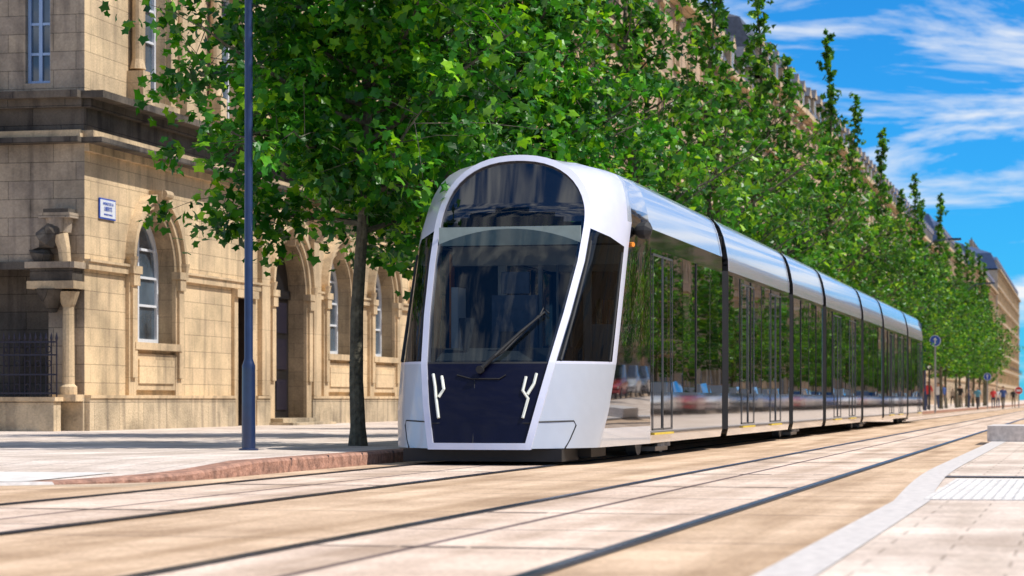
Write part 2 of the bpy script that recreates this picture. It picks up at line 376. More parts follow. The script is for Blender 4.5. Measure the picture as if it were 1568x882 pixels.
def dormer(mb,u,z,w,kr='slate'):
    mb.box(u-.65,u+.65,w-1.8,w,z,z+1.5,'trim')
    mb.box(u-.42,u+.42,w,w+.02,z+.2,z+1.3,'wglass')
    mb.box(u-.03,u+.03,w+.02,w+.04,z+.2,z+1.3,'wframe')
    mb.poly([(u-.85,w+.12,z+1.5),(u+.85,w+.12,z+1.5),(u,w+.12,z+2.2)],'trim')
    mb.poly([(u-.85,w+.12,z+1.5),(u,w+.12,z+2.2),(u,w-2,z+2.2),(u-.85,w-2,z+1.5)],kr)
    mb.poly([(u+.85,w+.12,z+1.5),(u,w+.12,z+2.2),(u,w-2,z+2.2),(u+.85,w-2,z+1.5)],kr)
def mansard(mb,u0,u1,z,dep,h=3.6,bays=None,kr='slate'):
    ins=1.5
    a=[(u0,0,z),(u1,0,z),(u1,-dep,z),(u0,-dep,z)]
    b=[(u0+ins*.5,-ins,z+h),(u1-ins*.5,-ins,z+h),(u1-ins*.5,-dep+ins,z+h),(u0+ins*.5,-dep+ins,z+h)]
    for i in range(4): mb.poly([a[i],a[(i+1)%4],b[(i+1)%4],b[i]],kr)
    r1=(u0+3,-dep/2,z+h+1.6); r2=(u1-3,-dep/2,z+h+1.6)
    mb.poly([b[0],b[1],r2,r1],kr); mb.poly([b[2],b[3],r1,r2],kr)
    mb.poly([b[1],b[2],r2],kr); mb.poly([b[3],b[0],r1],kr)
    for u in (bays or []): dormer(mb,u,z+.5,-.3,kr)
    for k in range(max(1,int((u1-u0)/14))):
        u=u0+5+k*14
        mb.box(u-.8,u+.8,-dep/2-.5,-dep/2+.4,z+h,z+h+3.2,'stoneB')
        for j in (-.5,0,.5): mb.tube([(u+j,-dep/2,z+h+3.2),(u+j,-dep/2,z+h+3.7)],.14,'slate',6)

# ------------------------------------------------ corner building
FX=-19.0
b=MB(lambda u,w_,z:(FX+w_,u,z))
D=.38
ground_bays=[(45.3,51.9,'w',48.95,1.13),(51.9,55.9,'d',54.6,.5),(55.9,60.05,'e',58.0,1.25)]
y=60.05
while y<101: ground_bays.append((y,y+4.2,'w',y+2.1,1.05)); y+=4.2
YE=y
ZB=.10
for (u0,u1,t,uc,hw) in ground_bays:
    if t=='w':
        op=(uc,hw,1.93,3.48,True)
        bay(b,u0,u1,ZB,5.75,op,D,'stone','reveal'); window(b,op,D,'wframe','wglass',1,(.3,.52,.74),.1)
        b.box(uc-hw-.22,uc+hw+.22,.003,.16,1.78,1.93,'trim')
        b.box(uc-hw-.1,uc+hw+.1,.003,.07,.95,1.7,'trim')
        b.box(uc-hw+.12,uc+hw-.12,.07,.10,1.08,1.58,'stone')
    elif t=='d':
        op=(uc,hw,ZB,3.1,False)
        bay(b,u0,u1,ZB,5.75,op,.5,'stone','brown'); b.poly([(uc-hw,-.48,ZB),(uc+hw,-.48,ZB),(uc+hw,-.48,3.1),(uc-hw,-.48,3.1)],'brown')
        b.box(uc-hw-.25,uc-hw-.003,.003,.08,ZB,3.3,'trim'); b.box(uc+hw+.003,uc+hw+.25,.003,.08,ZB,3.3,'trim')
        b.box(uc-hw-.25,uc+hw+.25,.081,.16,3.1,3.28,'trim')
    else:
        op=(uc,hw,.3,3.38,True)
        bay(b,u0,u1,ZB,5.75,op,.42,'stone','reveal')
        b.poly([(a,-.40,c) for a,c in outline(*op)],'door')
        b.box(uc-hw,uc+hw,-.40,-.34,3.25,3.45,'door'); b.box(uc-.05,uc+.05,-.40,-.34,.3,3.25,'door')
        for s in (-1,1):
            for zz in (.5,1.5,2.4): b.box(uc+s*.62-.4,uc+s*.62+.4,-.40,-.37,zz,zz+.75,'iron')
        b.box(uc-hw-.5,uc+hw+.5,.0,.7,ZB,.2,'plinth'); b.box(uc-hw-.2,uc+hw+.2,.0,.35,.2,.3,'plinth')
    if t!='d':
        zt=op[3]
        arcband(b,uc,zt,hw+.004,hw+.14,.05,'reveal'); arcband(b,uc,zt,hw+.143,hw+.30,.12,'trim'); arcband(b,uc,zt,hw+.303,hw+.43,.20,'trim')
        for s in (-1,1):
            a0,a1=sorted((uc+s*(hw+.004),uc+s*(hw+.40)))
            b.box(a0,a1,.0,.08,.8 if t=='w' else .3,zt-.16,'trim')
            b.box(a0-.05,a1+.05,.003,.2,zt-.16,zt-.003,'trim')
            b.box((a0+a1)/2-.13,(a0+a1)/2+.13,.08,.14,1.2,zt-.4,'trim')
            b.box((a0+a1)/2-.17,(a0+a1)/2+.17,.08,.18,zt-.4,zt-.163,'trim')
            b.tube([(uc+s*(hw+.36),.14,zt+.18),(uc+s*(hw+.36),.14,zt-.14)],[.13,.06],'trim',8)
        b.poly([(uc-.16,.24,zt+hw-.12),(uc+.16,.24,zt+hw-.12),(uc+.24,.30,zt+hw+.50),(uc-.24,.30,zt+hw+.50)],'trim')
        for s in (-1,1): b.poly([(uc+s*.16,.24,zt+hw-.12),(uc+s*.24,.30,zt+hw+.5),(uc+s*.24,0,zt+hw+.5),(uc+s*.16,0,zt+hw-.12)],'trim')
        b.poly([(uc-.16,.24,zt+hw-.12),(uc+.16,.24,zt+hw-.12),(uc+.16,0,zt+hw-.12),(uc-.16,0,zt+hw-.12)],'trim')
        b.tube([(uc-.2,.31,zt+hw+.42),(uc+.2,.31,zt+hw+.42)],.09,'trim',10)
        b.tube([(uc-.13,.27,zt+hw+.0),(uc+.13,.27,zt+hw+.0)],.06,'trim',8)
prev=45.3
for (u0,u1,t,uc,hw) in ground_bays:
    e=.46
    if t!='d':
        b.box(prev,uc-hw-e,.0,.09,3.3,3.45,'trim'); b.box(prev,uc-hw-e,.0,.13,3.45,3.5,'trim'); prev=uc+hw+e
b.box(prev,YE,.0,.09,3.3,3.45,'trim')
prev=45.3
for (u0,u1,t,uc,hw) in ground_bays:
    if t!='w':
        e=.26 if t=='d' else .42
        b.box(prev,uc-hw-e,0,.11,ZB,.78,'plinth'); b.box(prev,uc-hw-e,.0,.14,.78,.84,'trim'); prev=uc+hw+e
b.box(prev,YE,0,.11,ZB,.78,'plinth'); b.box(prev,YE,.0,.14,.78,.84,'trim')
for u in [56.0,60.05]+[60.05+4.2*k for k in range(1,10)]:
    b.box(u-.3,u+.3,.0,.12,.85,4.75,'trim') if u in (56.0,60.05) else None
    b.poly([(u-.28,.15,4.75),(u+.28,.15,4.75),(u+.34,.42,5.45),(u-.34,.42,5.45)],'trim')
    for s in (-1,1): b.poly([(u+s*.28,.15,4.75),(u+s*.34,.42,5.45),(u+s*.34,0,5.45),(u+s*.28,0,4.75)],'trim')
    b.box(u-.38,u+.38,0,.48,5.45,5.6,'trim'); b.tube([(u-.3,.33,5.2),(u+.3,.33,5.2)],.1,'trim',8)
b.box(45.3,YE,0,.10,5.602,5.75,'trim')
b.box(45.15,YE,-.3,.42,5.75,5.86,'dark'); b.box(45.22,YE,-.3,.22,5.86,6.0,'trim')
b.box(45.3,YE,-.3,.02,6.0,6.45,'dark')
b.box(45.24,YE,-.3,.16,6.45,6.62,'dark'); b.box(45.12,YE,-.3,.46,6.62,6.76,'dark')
def upper(b,z0,z1,zb,zt,hw,kw):
    for (u0,u1,t,uc,_) in ground_bays:
        uc2={'d':53.6}.get(t,uc)
        op=(uc2,hw,zb,zt,False)
        bay(b,u0,u1,z0,z1,op,.28,kw,'trim'); window(b,op,.28,'wframe','wglass',1,(.22,.44,.66,.84),.09)
        b.box(uc2-hw-.3,uc2+hw+.3,.003,.22,zb-.14,zb-.003,'trim')
        for s in (-1,1):
            a=uc2+s*(hw+.22)
            b.box(a-.2,a+.2,.003,.12,zb,zt+.1,'trim')
            b.tube([(a+s*.32,.16,zb+.55),(a+s*.32,.16,zb+.75),(a+s*.32,.16,zt)],[.17,.12,.11],'trim',10)
            b.box(a+s*.32-.2,a+s*.32+.2,.0,.36,zb-.12,zb+.5,'trim'); b.box(a+s*.32-.17,a+s*.32+.17,.0,.32,zt,zt+.22,'trim')
        b.box(uc2-hw-.6,uc2+hw+.6,.0,.3,zt+.24,zt+.42,'trim')
        b.poly([(uc2-hw-.6,.25,zt+.42),(uc2+hw+.6,.25,zt+.42),(uc2,.25,zt+1.0)],'trim')
upper(b,6.76,11.3,6.95,10.0,.72,'stone')
b.box(45.25,YE,-.3,.2,11.3,11.5,'trim')
upper(b,11.5,15.6,12.0,14.2,.6,'stone')
b.box(45.2,YE,-.3,.4,15.6,15.8,'trim'); b.box(45.0,YE,-.3,.6,15.8,16.0,'trim')
mansard(b,45.3,YE,16.0,14,3.6,[g[3] for g in ground_bays])
b.poly([(YE,0,ZB),(YE,-14,ZB),(YE,-14,16),(YE,0,16)],'stone'); b.poly([(45.3,-14,ZB),(YE,-14,ZB),(YE,-14,16),(45.3,-14,16)],'stone')
s=MB(lambda u,w_,z:(FX-u,45.3-w_,z))
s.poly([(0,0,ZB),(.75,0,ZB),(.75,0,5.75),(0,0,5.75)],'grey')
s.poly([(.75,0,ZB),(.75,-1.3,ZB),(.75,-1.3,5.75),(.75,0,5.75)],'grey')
s.poly([(.75,-1.3,ZB),(14,-1.3,ZB),(14,-1.3,5.0),(.75,-1.3,5.0)],'dark')  # recess shade painted in with the dark stone
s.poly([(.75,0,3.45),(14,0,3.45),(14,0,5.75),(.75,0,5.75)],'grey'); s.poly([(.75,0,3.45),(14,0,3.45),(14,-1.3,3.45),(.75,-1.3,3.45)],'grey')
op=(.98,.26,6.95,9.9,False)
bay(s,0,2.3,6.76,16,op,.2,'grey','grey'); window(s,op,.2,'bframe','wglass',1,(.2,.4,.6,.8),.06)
x=2.3
while x<13.5:
    op=(x+1.3,.6,6.95,9.9,False); bay(s,x,x+2.34,6.76,16,op,.2,'grey','grey'); window(s,op,.2,'bframe','wglass',1,(.25,.5,.75)); x+=2.34
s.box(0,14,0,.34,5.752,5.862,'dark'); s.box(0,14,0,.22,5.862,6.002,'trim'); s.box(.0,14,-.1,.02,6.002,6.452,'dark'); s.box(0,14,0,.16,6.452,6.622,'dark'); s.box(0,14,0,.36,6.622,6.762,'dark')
s.box(-.003,.78,0,.08,3.303,3.453,'trim'); s.box(-.003,.78,0,.08,ZB,.78,'plinth')
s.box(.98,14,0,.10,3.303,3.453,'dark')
cx=.42
s.tube([(cx-.18,.22,.85),(cx-.18,.22,1.0),(cx-.18,.22,1.05),(cx-.18,.22,2.55),(cx-.18,.22,2.6),(cx-.18,.22,2.85)],[.17,.17,.12,.11,.14,.22],'trim',12)
s.box(cx-.42,cx+.1,.0,.44,.72,.85,'trim')
s.tube([(cx+.15,.2,2.45),(cx+.15,.24,2.7),(cx+.15,.28,2.95)],[.08,.22,.34],'dark',12)
s.box(cx-.42,cx+.55,.003,.55,2.9,3.05,'trim'); s.box(cx-.38,cx+.5,.003,.5,3.05,3.3,'dark'); s.box(cx-.45,cx+.58,.003,.58,3.3,3.42,'grey')
s.tube([(cx+.35,.22,3.42),(cx+.38,.25,3.62),(cx+.25,.27,3.85),(cx+.05,.3,4.05),(cx-.05,.32,4.12)],[.17,.24,.26,.2,.08],'dark',10)  # bracket figure: its shaded black is put into the colour
s.tube([(cx-.15,.3,3.42),(cx-.12,.3,3.7),(cx-.05,.3,3.95)],[.12,.13,.16],'trim',8)
s.tube([(cx+.02,.18,4.0),(cx+.02,.18,4.28)],[.22,.27],'grey',12); s.box(cx-.3,cx+.35,.003,.45,4.28,4.38,'grey'); s.box(cx-.24,cx+.28,.003,.38,4.38,4.46,'dark')
bld=empty('sandstone_corner_building',(FX,45.3,0))
b.build('street_facade',origin=(FX,45.3,0),parent=bld); s.build('side_facade',origin=(FX,45.3,0),parent=bld)
p=MB()
p.box(-30,-19.3,44.5,44.85,.1,.72,'plinth'); p.box(-30,-19.25,44.45,44.9,.72,.8,'trim'); 
p.box(-21.1,-20.7,44.4,44.95,.1,2.0,'plinth'); p.box(-21.15,-20.65,44.35,45.0,2.0,2.1,'trim'); p.build('low_stone_wall',origin=(-22,44.6,.1))
p=MB()
x=-20.62
i=0
while x<-19.3:
    p.tube([(x,44.65,.8),(x,44.65,1.88),(x,44.65,1.93),(x,44.65,2.05)],[.014,.014,.028,.003],'iron',6)
    if i%2==0 and x<-19.4:
        for zc in (1.0,1.45,1.72):
            pts=[(x+.055+.045*math.cos(t*math.pi/5),44.65,zc+.06*math.sin(t*math.pi/5)) for t in range(11)]
            p.tube(pts,.010,'iron',5,False)
    x+=.11; i+=1
for zc in (.86,1.22,1.6,1.85): p.box(-20.68,-19.32,44.63,44.67,zc,zc+.03,'iron')
p.build('iron_fence',origin=(-20,44.65,.8))
e=empty('street_name_sign',(FX+.03,46.4,4.55))
p=MB(); p.box(FX+.01,FX+.035,45.98,46.82,4.34,4.75,'signblue'); p.box(FX+.035,FX+.04,46.01,46.79,4.37,4.72,'signwhite'); p.build('plate',origin=(FX+.03,46.4,4.55),parent=e)
for k,(tx,sz,dz) in enumerate((('AVENUE DE LA',.08,.07),('LIBERTE',.12,-.045),('FRAIHEETS AVENUE',.05,-.135))):
    cu=bpy.data.curves.new('lettering','FONT'); cu.body=tx; cu.size=sz; cu.align_x='CENTER'; cu.extrude=.002
    cu.materials.append(M['signblue']); t=bpy.data.objects.new('lettering_%d'%k,cu); sc.collection.objects.link(t); t.parent=e
    t.location=(.016,0,dz); t.rotation_euler=(math.pi/2,0,math.pi/2)

# ------------------------------------------------ generic street buildings
def townhouse(y0,y1,H,floors,kw,kr='slate',fx=FX):
    b=MB(lambda u,w_,z:(w_,u,z)); n=max(3,int((y1-y0)/3.7)); bw=(y1-y0)/n; fh=(H-.1)/floors
    Lh=y1-y0
    for f in range(floors):
        z0=.1+f*fh; z1=z0+fh
        for i in range(n):
            u0=i*bw; uc=u0+bw/2; hw=.62 if f else 1.0
            arch=(f==0)
            op=(uc,hw,z0+(.9 if f else .5),z0+fh*(.78 if f else .6),arch)
            bay(b,u0,u0+bw,z0,z1,op,.25,kw,'trim'); window(b,op,.25,'wframe','wglass',1,(.35,.7))
            if f:
                b.box(uc-hw-.2,uc+hw+.2,.003,.2,op[2]-.15,op[2]-.003,'trim')
                b.box(uc-hw-.2,uc-hw-.003,.003,.08,op[2],op[3]+.2,'trim'); b.box(uc+hw+.003,uc+hw+.2,.003,.08,op[2],op[3]+.2,'trim')
                b.box(uc-hw-.3,uc+hw+.3,.003,.25,op[3]+.2,op[3]+.36,'trim')
                if f==2 and i%2==0:
                    b.box(uc-1.0,uc+1.0,.25,.9,op[2]-.3,op[2]-.16,'trim'); b.box(uc-1.0,uc+1.0,.82,.86,op[2]-.16,op[2]+.8,'iron')
        b.box(0,Lh,.003,.28,z1-.12,z1,'trim')
        if f==floors-1: b.box(-.1,Lh+.1,.0,.6,z1,z1+.35,'trim')
    b.poly([(0,0,.1),(0,-12,.1),(0,-12,H),(0,0,H)],kw); b.poly([(Lh,0,.1),(Lh,-12,.1),(Lh,-12,H),(Lh,0,H)],kw)
    b.poly([(0,-12,.1),(Lh,-12,.1),(Lh,-12,H),(0,-12,H)],kw)
    mansard(b,0,Lh,H+.35,12,3.6,[bw*(i+.5) for i in range(n)],kr)
    o=b.build('stone_townhouse'); o.location=(fx,y0,0)
    return o
specs=[(102.4,128,19.6,5,'stoneB'),(128,150,18.2,5,'stoneC'),(150,181,20.2,5,'stoneB'),(181,215,20.5,5,'stone'),(215,262,20,5,'stoneC'),(262,330,20,5,'stoneB','bluer'),(340,430,22,6,'stoneC','bluer'),(440,560,24,6,'stoneB','bluer'),(570,760,30,8,'stoneC','bluer')]
th=[]
for i,sp in enumerate(specs): th.append(townhouse(*sp))
for o,yy in ((th[0],90),(th[1],118),(th[3],152),(th[2],190),(th[4],240),(th[5],310),(th[6],405),(th[0],62),(th[7],530),(th[8],725),(th[8],920),(th[8],1115)):
    n=bpy.data.objects.new('stone_townhouse',o.data); sc.collection.objects.link(n); n.location=(24,yy,0); n.rotation_euler=(0,0,math.pi)

# ------------------------------------------------ trees
def tmpl(l): return np.array([(r*math.cos(math.radians(a)),r*math.sin(math.radians(a))) for a,r in l])
LTN=tmpl(((-90,.15),(-35,.65),(-10,.52),(20,.88),(50,.62),(90,1.0),(130,.62),(160,.88),(190,.52),(215,.65)))
LTF=tmpl(((-90,.3),(-15,.9),(40,.55),(90,1.0),(140,.55),(195,.9)))
def tree_mesh(name,seed,H,zc,R,nbr,per,leaf,km,tr,dens,prof,LT,drop=0.,cr_=(.22,.07)):
    R_=random.Random(seed); rs=np.random.RandomState(seed)
    b=MB(); T=[]
    n=12
    for i in range(n+1):
        z=H*.97*i/n; T.append((.10*math.sin(z*.7+seed)*min(1,z/3),.10*math.cos(z*.9+seed)*min(1,z/3)-.1*min(1,z/3)*math.cos(seed),z-.02))
    rad=[max(.015,tr*(1-.93*i/n)) for i in range(n+1)]; rad[0]=tr*1.35
    TT=list(T)
    T.insert(1,(T[0][0],T[0][1],.25)); rad.insert(1,tr*1.02)
    b.tube(T,rad,'bark',10)
    def tp(z):
        f=max(0,min(n-.001,z/(H*.97)*n)); i=int(f); return Vector(TT[i]).lerp(Vector(TT[i+1]),f-i)
    cl=[]
    px=[q[0] for q in prof]; py=[q[1] for q in prof]
    for k in range(nbr):
        f=(k+.5)/nbr
        z=zc-.1+(H-zc)*f**1.05*.97
        rel=(z-zc)/(H-zc)
        Lb=R*float(np.interp(rel,px,py))*R_.uniform(.5,1.25)+.12
        a=k*2.39996+R_.uniform(-.4,.4)
        up=R_.uniform(.15,.55)+rel*.9-drop*(1-rel)
        p0=tp(z); d=Vector((math.cos(a),math.sin(a),up)).normalized()
        pts=[];m=5
        for i in range(m+1):
            t=i/m; q=p0+d*Lb*t+Vector((0,0,.12*Lb*t*t))+Vector((R_.uniform(-1,1),R_.uniform(-1,1),R_.uniform(-1,1)))*.06*Lb*t
            pts.append(tuple(q))
        r0=max(.010,.015*Lb+.005)
        b.tube(pts,[r0*(1-.8*i/m) for i in range(m+1)],'bark',5,False)
        nc=max(2,int(dens*Lb))
        for j in range(nc):
            t=(.22+.78*((j+R_.random())/nc)); f2=t*m; i=min(m-1,int(f2)); q=Vector(pts[i]).lerp(Vector(pts[i+1]),f2-i)
            sp=.28*Lb*(.35+.4*t)
            e=q+Vector((R_.gauss(0,1),R_.gauss(0,1),R_.gauss(0,.8)))*sp
            if (e-q).length>.2: b.tube([tuple(q),tuple(q.lerp(e,.5)+Vector((0,0,.05))),tuple(e)],[.008,.005,.003],'bark',3,False)
            cl.append((e,R_.uniform(.6,1.3)*(cr_[0]+cr_[1]*Lb)))
    for j in range(4): cl.append((tp(H*R_.uniform(.9,.97))+Vector((R_.gauss(0,.04),R_.gauss(0,.04),R_.uniform(-.1,.25))),.11))
    C=np.repeat(np.array([c[0][:] for c in cl]),per,axis=0); S=np.repeat(np.array([c[1] for c in cl]),per)
    n_=len(C)
    keep=rs.rand(n_)<.9; C=C[keep];S=S[keep];n_=len(C)
    dv=rs.normal(size=(n_,3)); dv/=np.linalg.norm(dv,axis=1)[:,None]; C=C+dv*(S*rs.rand(n_)**.4)[:,None]
    nn=rs.normal(size=(n_,3))*.75+np.array([.15,0,.6]) +dv*.5; nn/=np.linalg.norm(nn,axis=1)[:,None]
    t1=np.cross(nn,rs.normal(size=(n_,3))); t1/=np.linalg.norm(t1,axis=1)[:,None]; t2=np.cross(nn,t1)
    sz=leaf*rs.uniform(.6,1.2,n_)
    V=C[:,None,:]+sz[:,None,None]*(LT[None,:,0,None]*t1[:,None,:]+LT[None,:,1,None]*t2[:,None,:])
    rr=(LT**2).sum(1); V=V-nn[:,None,:]*(sz[:,None,None]*rr[None,:,None]*.25)
    base=len(b.v); k=len(LT)
    b.v.extend(map(tuple,V.reshape(-1,3)))
    mi=b.mi(km)
    for i in range(n_):
        s0=base+i*k; b.f.append(tuple(range(s0,s0+k))); b.m.append(mi)
    me=bpy.data.meshes.new(name); me.from_pydata(b.v,[],b.f)
    for q in b.mats: me.materials.append(M[q])
    me.polygons.foreach_set('material_index',b.m); me.update()
    print(name,n_)
    return me
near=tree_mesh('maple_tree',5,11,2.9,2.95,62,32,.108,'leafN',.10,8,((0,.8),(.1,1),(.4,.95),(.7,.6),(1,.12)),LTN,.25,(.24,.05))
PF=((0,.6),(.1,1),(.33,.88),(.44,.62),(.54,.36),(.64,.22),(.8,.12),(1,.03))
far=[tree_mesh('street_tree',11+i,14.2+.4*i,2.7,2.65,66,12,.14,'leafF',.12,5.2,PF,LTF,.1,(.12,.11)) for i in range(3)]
def put(name,me,loc,rz,s=1,sz=None):
    o=bpy.data.objects.new(name,me); sc.collection.objects.link(o); o.location=loc; o.rotation_euler=(0,0,rz); o.scale=(s,s,sz or s); return o
put('maple_tree',near,(-9.35,31.5,.14),.6)
put('maple_tree',near,(-9.4,40.5,.14),3.4,1.02)
yy=50.5;i=0
R0=random.Random(8)
while yy<262:
    s=R0.uniform(.86,1.06)
    put('street_tree',far[i%3],(-9.4+R0.uniform(-.3,.3),yy,.14),R0.uniform(0,6.28),s,s*R0.uniform(.86,1.1)); yy+=R0.uniform(10.2,13.0); i+=1
yy=60;i=0
while yy<620:
    s=R0.uniform(.7,.9)
    put('street_tree',far[(i+1)%3],(11+R0.uniform(-.3,.3),yy,.02),R0.uniform(0,6.28),s*1.15,s); yy+=13 if yy<300 else 22; i+=1

# ------------------------------------------------ parked cars on the far side of the avenue
def car(k,y,x=7.8):
    c=MB()
    st=[(-2.15,.70,.35,.62),(-2.05,.82,.28,.72),(-1.5,.86,.25,.86),(-.85,.87,.25,.94),(-.2,.88,.25,.97),(.9,.88,.25,.98),(1.6,.86,.25,.98),(2.0,.82,.28,.92),(2.1,.74,.38,.75)]
    rows=[]
    for yy_,hw,zb,zt in st:
        rows.append([(-hw*.9,yy_,zb),(-hw,yy_,zb+.2),(-hw*.98,yy_,zt-.12),(-hw*.86,yy_,zt),(hw*.86,yy_,zt),(hw*.98,yy_,zt-.12),(hw,yy_,zb+.2),(hw*.9,yy_,zb)])
    c.grid(rows,lambda i,j:k); c.poly(rows[0],k); c.poly(rows[-1],k)
    cab=[(-.95,.74,.93,.95),(-.25,.60,.96,1.42),(.9,.62,.97,1.46),(1.75,.66,.97,1.05)]
    rows=[[(-.78,a,z0),(-h,a,z1),(h,a,z1),(.78,a,z0)] for a,h,z0,z1 in cab]
    c.grid(rows,lambda i,j:(k if (i==1 and j==1) else 'gloss'))
    for s in (-1,1):
        for yw in (-1.35,1.3):
            c.tube([(s*.68,yw,.32),(s*.89,yw,.32)],.32,'tyre',18); c.tube([(s*.89,yw,.32),(s*.9,yw,.32)],.2,'steel',12)
        c.tube([(s*.62,-2.16,.62),(s*.62,-2.12,.62)],.09,'led',8); c.box(*sorted((s*.5,s*.75)),2.1,2.13,.72,.84,'signred')
    o=c.build('parked_car',merge=True,smooth=30); o.location=(x,y,.01)
i=0; yy=70
while yy<330:
    car(('carred','carwhite','cargrey','carblue','carwhite')[i%5],yy); yy+=R0.choice((5.6,8.0,14)); i+=1

# ------------------------------------------------ street lamp
def lamp(x,y,z,H=8.5,arm=1):
    p=MB()
    p.tube([(x,y,z-.02),(x,y,z+.02),(x,y,z+.03),(x,y,z+.98),(x,y,z+1.02),(x,y,z+1.06),(x,y,z+1.1),(x,y,H)],[.12,.12,.083,.08,.08,.066,.052,.045],'navy',20)
    p.tube([(x,y,H-.05),(x+.5*arm,y,H+.35),(x+1.4*arm,y,H+.45)],[.04,.035,.03],'navy',10)
    p.box(*(sorted((x+1.3*arm,x+2.0*arm))),y-.13,y+.13,H+.38,H+.5,'navy'); p.box(*(sorted((x+1.4*arm,x+1.9*arm))),y-.1,y+.1,H+.36,H+.38,'led')
    p.build('street_lamp',origin=(x,y,z),smooth=40,merge=True)
lamp(-9.8,28.4,.14)
lamp(-8.7,141,.14,9.3,1); lamp(-8.7,195,.14,9.3,1)

# ------------------------------------------------ tram
TX=-6.63
tram=empty('tram',(TX,29,0)); TO=(TX,29,0)
def lt(x,y,z): return (TX+x,y,z)
def tb(mb,name,**k): return mb.build(name,origin=TO,parent=tram,**k)
ZM=[.2,.7,1.16,1.75,2.37,3.0,3.68]; YM=[27.12,27.28,27.5,27.93,28.4,28.82,29.15]
def ymz(z): return float(np.interp(z,ZM,YM))
def hwz(z):
    h=float(np.interp(z,[.2,.7,1.16,1.75,2.37,2.8],[.585,.69,.775,.86,.925,.94]))
    if z>2.8: h=.94*max(0,1-((z-2.8)/.88)**2.3)**(1/2.3)
    return h
def S(x,z,off=0): return (x,ymz(z)-.05+.14*(x/.94)**2-off,z)
def mpx(px,py,off=.012):
    rho=(px-784)/F; z=1.
    x=0
    for _ in range(30):
        Y=S(x,z)[1]; d=Y/(CT+ST*rho); x=d*(CT*rho-ST)-TX; z=CH+(HZ-py)*d/F
    return S(x,z,off)
zs=[.2,.45,.7,.95,1.16,1.18,1.3,1.5,1.75,2.0,2.2,2.37,2.55,2.7,2.8,2.86,2.92,2.98,3.04,3.1,3.2,3.3,3.4,3.48,3.55,3.6,3.64,3.665,3.678]
def rowx(z):
    h=hwz(z); e=min(.10,h*.3); return [-h,-(h-e)]+[-(h-e)+2*(h-e)*i/16 for i in range(1,16)]+[(h-e),h]
rows=[[S(x,z) for x in rowx(z)] for z in zs]
def mm(i,j):
    z=(zs[i]+zs[i+1])/2
    if z<1.17: return 'navyp'
    if z<1.19: return 'blackm'
    if j in (0,17): return 'gloss'
    x=(rows[i][j][0]+rows[i][j+1][0])/2
    if z<3.02-.22*(x/.85)**2: return 'glass'
    return 'gloss'
c=MB(lt); c.grid(rows,mm); tb(c,'front_mask',merge=True,smooth=35,normals=False)
O=[(hwz(z),z) for z in zs]; O=[(-h,z) for h,z in O]+[(0,3.68)]+[(h,z) for h,z in O[::-1]]+[(.585*q,.2) for q in (.75,.5,.25,0,-.25,-.5,-.75)]
c=MB(lt)
def offs(P,d):
    Q=[]; n=len(P)
    for i in range(n):
        p0=Vector(P[(i-1)%n]); p1=Vector(P[i]); p2=Vector(P[(i+1)%n])
        n1_=(p1-p0).normalized(); n2_=(p2-p1).normalized(); a=Vector((n1_.y,-n1_.x)); b2=Vector((n2_.y,-n2_.x))
        m=(a+b2).normalized(); k=d/max(.4,m.dot(a)); Q.append((p1.x+m.x*k,p1.y+m.y*k))
    return Q
I=offs(O,.062); Oo=offs(O,-.012)
n=len(O)
for i in range(n):
    j=(i+1)%n
    c.poly([S(*Oo[i],.02),S(*Oo[j],.02),S(*I[j],.035),S(*I[i],.035)],'white')
    c.poly([S(*I[i],.035),S(*I[j],.035),S(*I[j],-.005),S(*I[i],-.005)],'white')
    c.poly([S(*Oo[i],.02),S(*Oo[j],.02),S(*Oo[j],-.05),S(*Oo[i],-.05)],'white')
tb(c,'front_frame',merge=True,smooth=40)
def bring(z):
    return (float(np.interp(z,[.2,.6,1.2],[1.17,1.235,1.275])),float(np.interp(z,[.2,1.17,2.6,3.5],[27.93,28.42,29.22,29.85])))
roofp=[(1.325,2.8),(1.32,2.9),(1.29,3.08),(1.25,3.25),(1.19,3.40),(1.10,3.50),(.95,3.56),(.75,3.59),(.5,3.605),(.25,3.615),(0,3.62)]
zside=[.2,.42,.62,.95,1.16,1.19,1.4,1.75,2.1,2.4,2.6,2.66,2.8]
def ring(kind,s_):
    P=[]
    for q,z in enumerate(zside):
        if kind=='M':
            z=z+(.12 if q==11 else .07 if q==10 else 0)+(.04 if q==12 else 0)
            P.append((s_*hwz(z),S(hwz(z),z)[1],z))
        elif kind=='B':
            z=z-(.08 if q in(10,11) else 0); x,y=bring(z); P.append((s_*x,y,z))
        elif kind=='B2':
            z=z-(.08 if q in(10,11) else 0); x,y=bring(z); P.append((s_*(x+.02),y+.17,z))
        else: P.append((s_*1.325,30.75,z))
    for i,(x,z) in enumerate(roofp[1:],1):
        t=i/10*math.pi/2
        if kind=='M':
            mz=2.8+.88*math.sin(t)**(2/2.3); hx=.94*max(0,math.cos(t))**(2/2.3)
            if i==1: mz=max(mz,2.9)
            P.append((s_*hx,S(hx,mz)[1],mz))
        elif kind=='B': P.append((s_*x*(1.275/1.325),float(np.interp(i,[0,5,10],[29.36,29.85,30.0])),z))
        elif kind=='B2': P.append((s_*x*(1.295/1.325),float(np.interp(i,[0,5,10],[29.53,30.02,30.15])),z))
        else: P.append((s_*x,30.75,z))
    return P
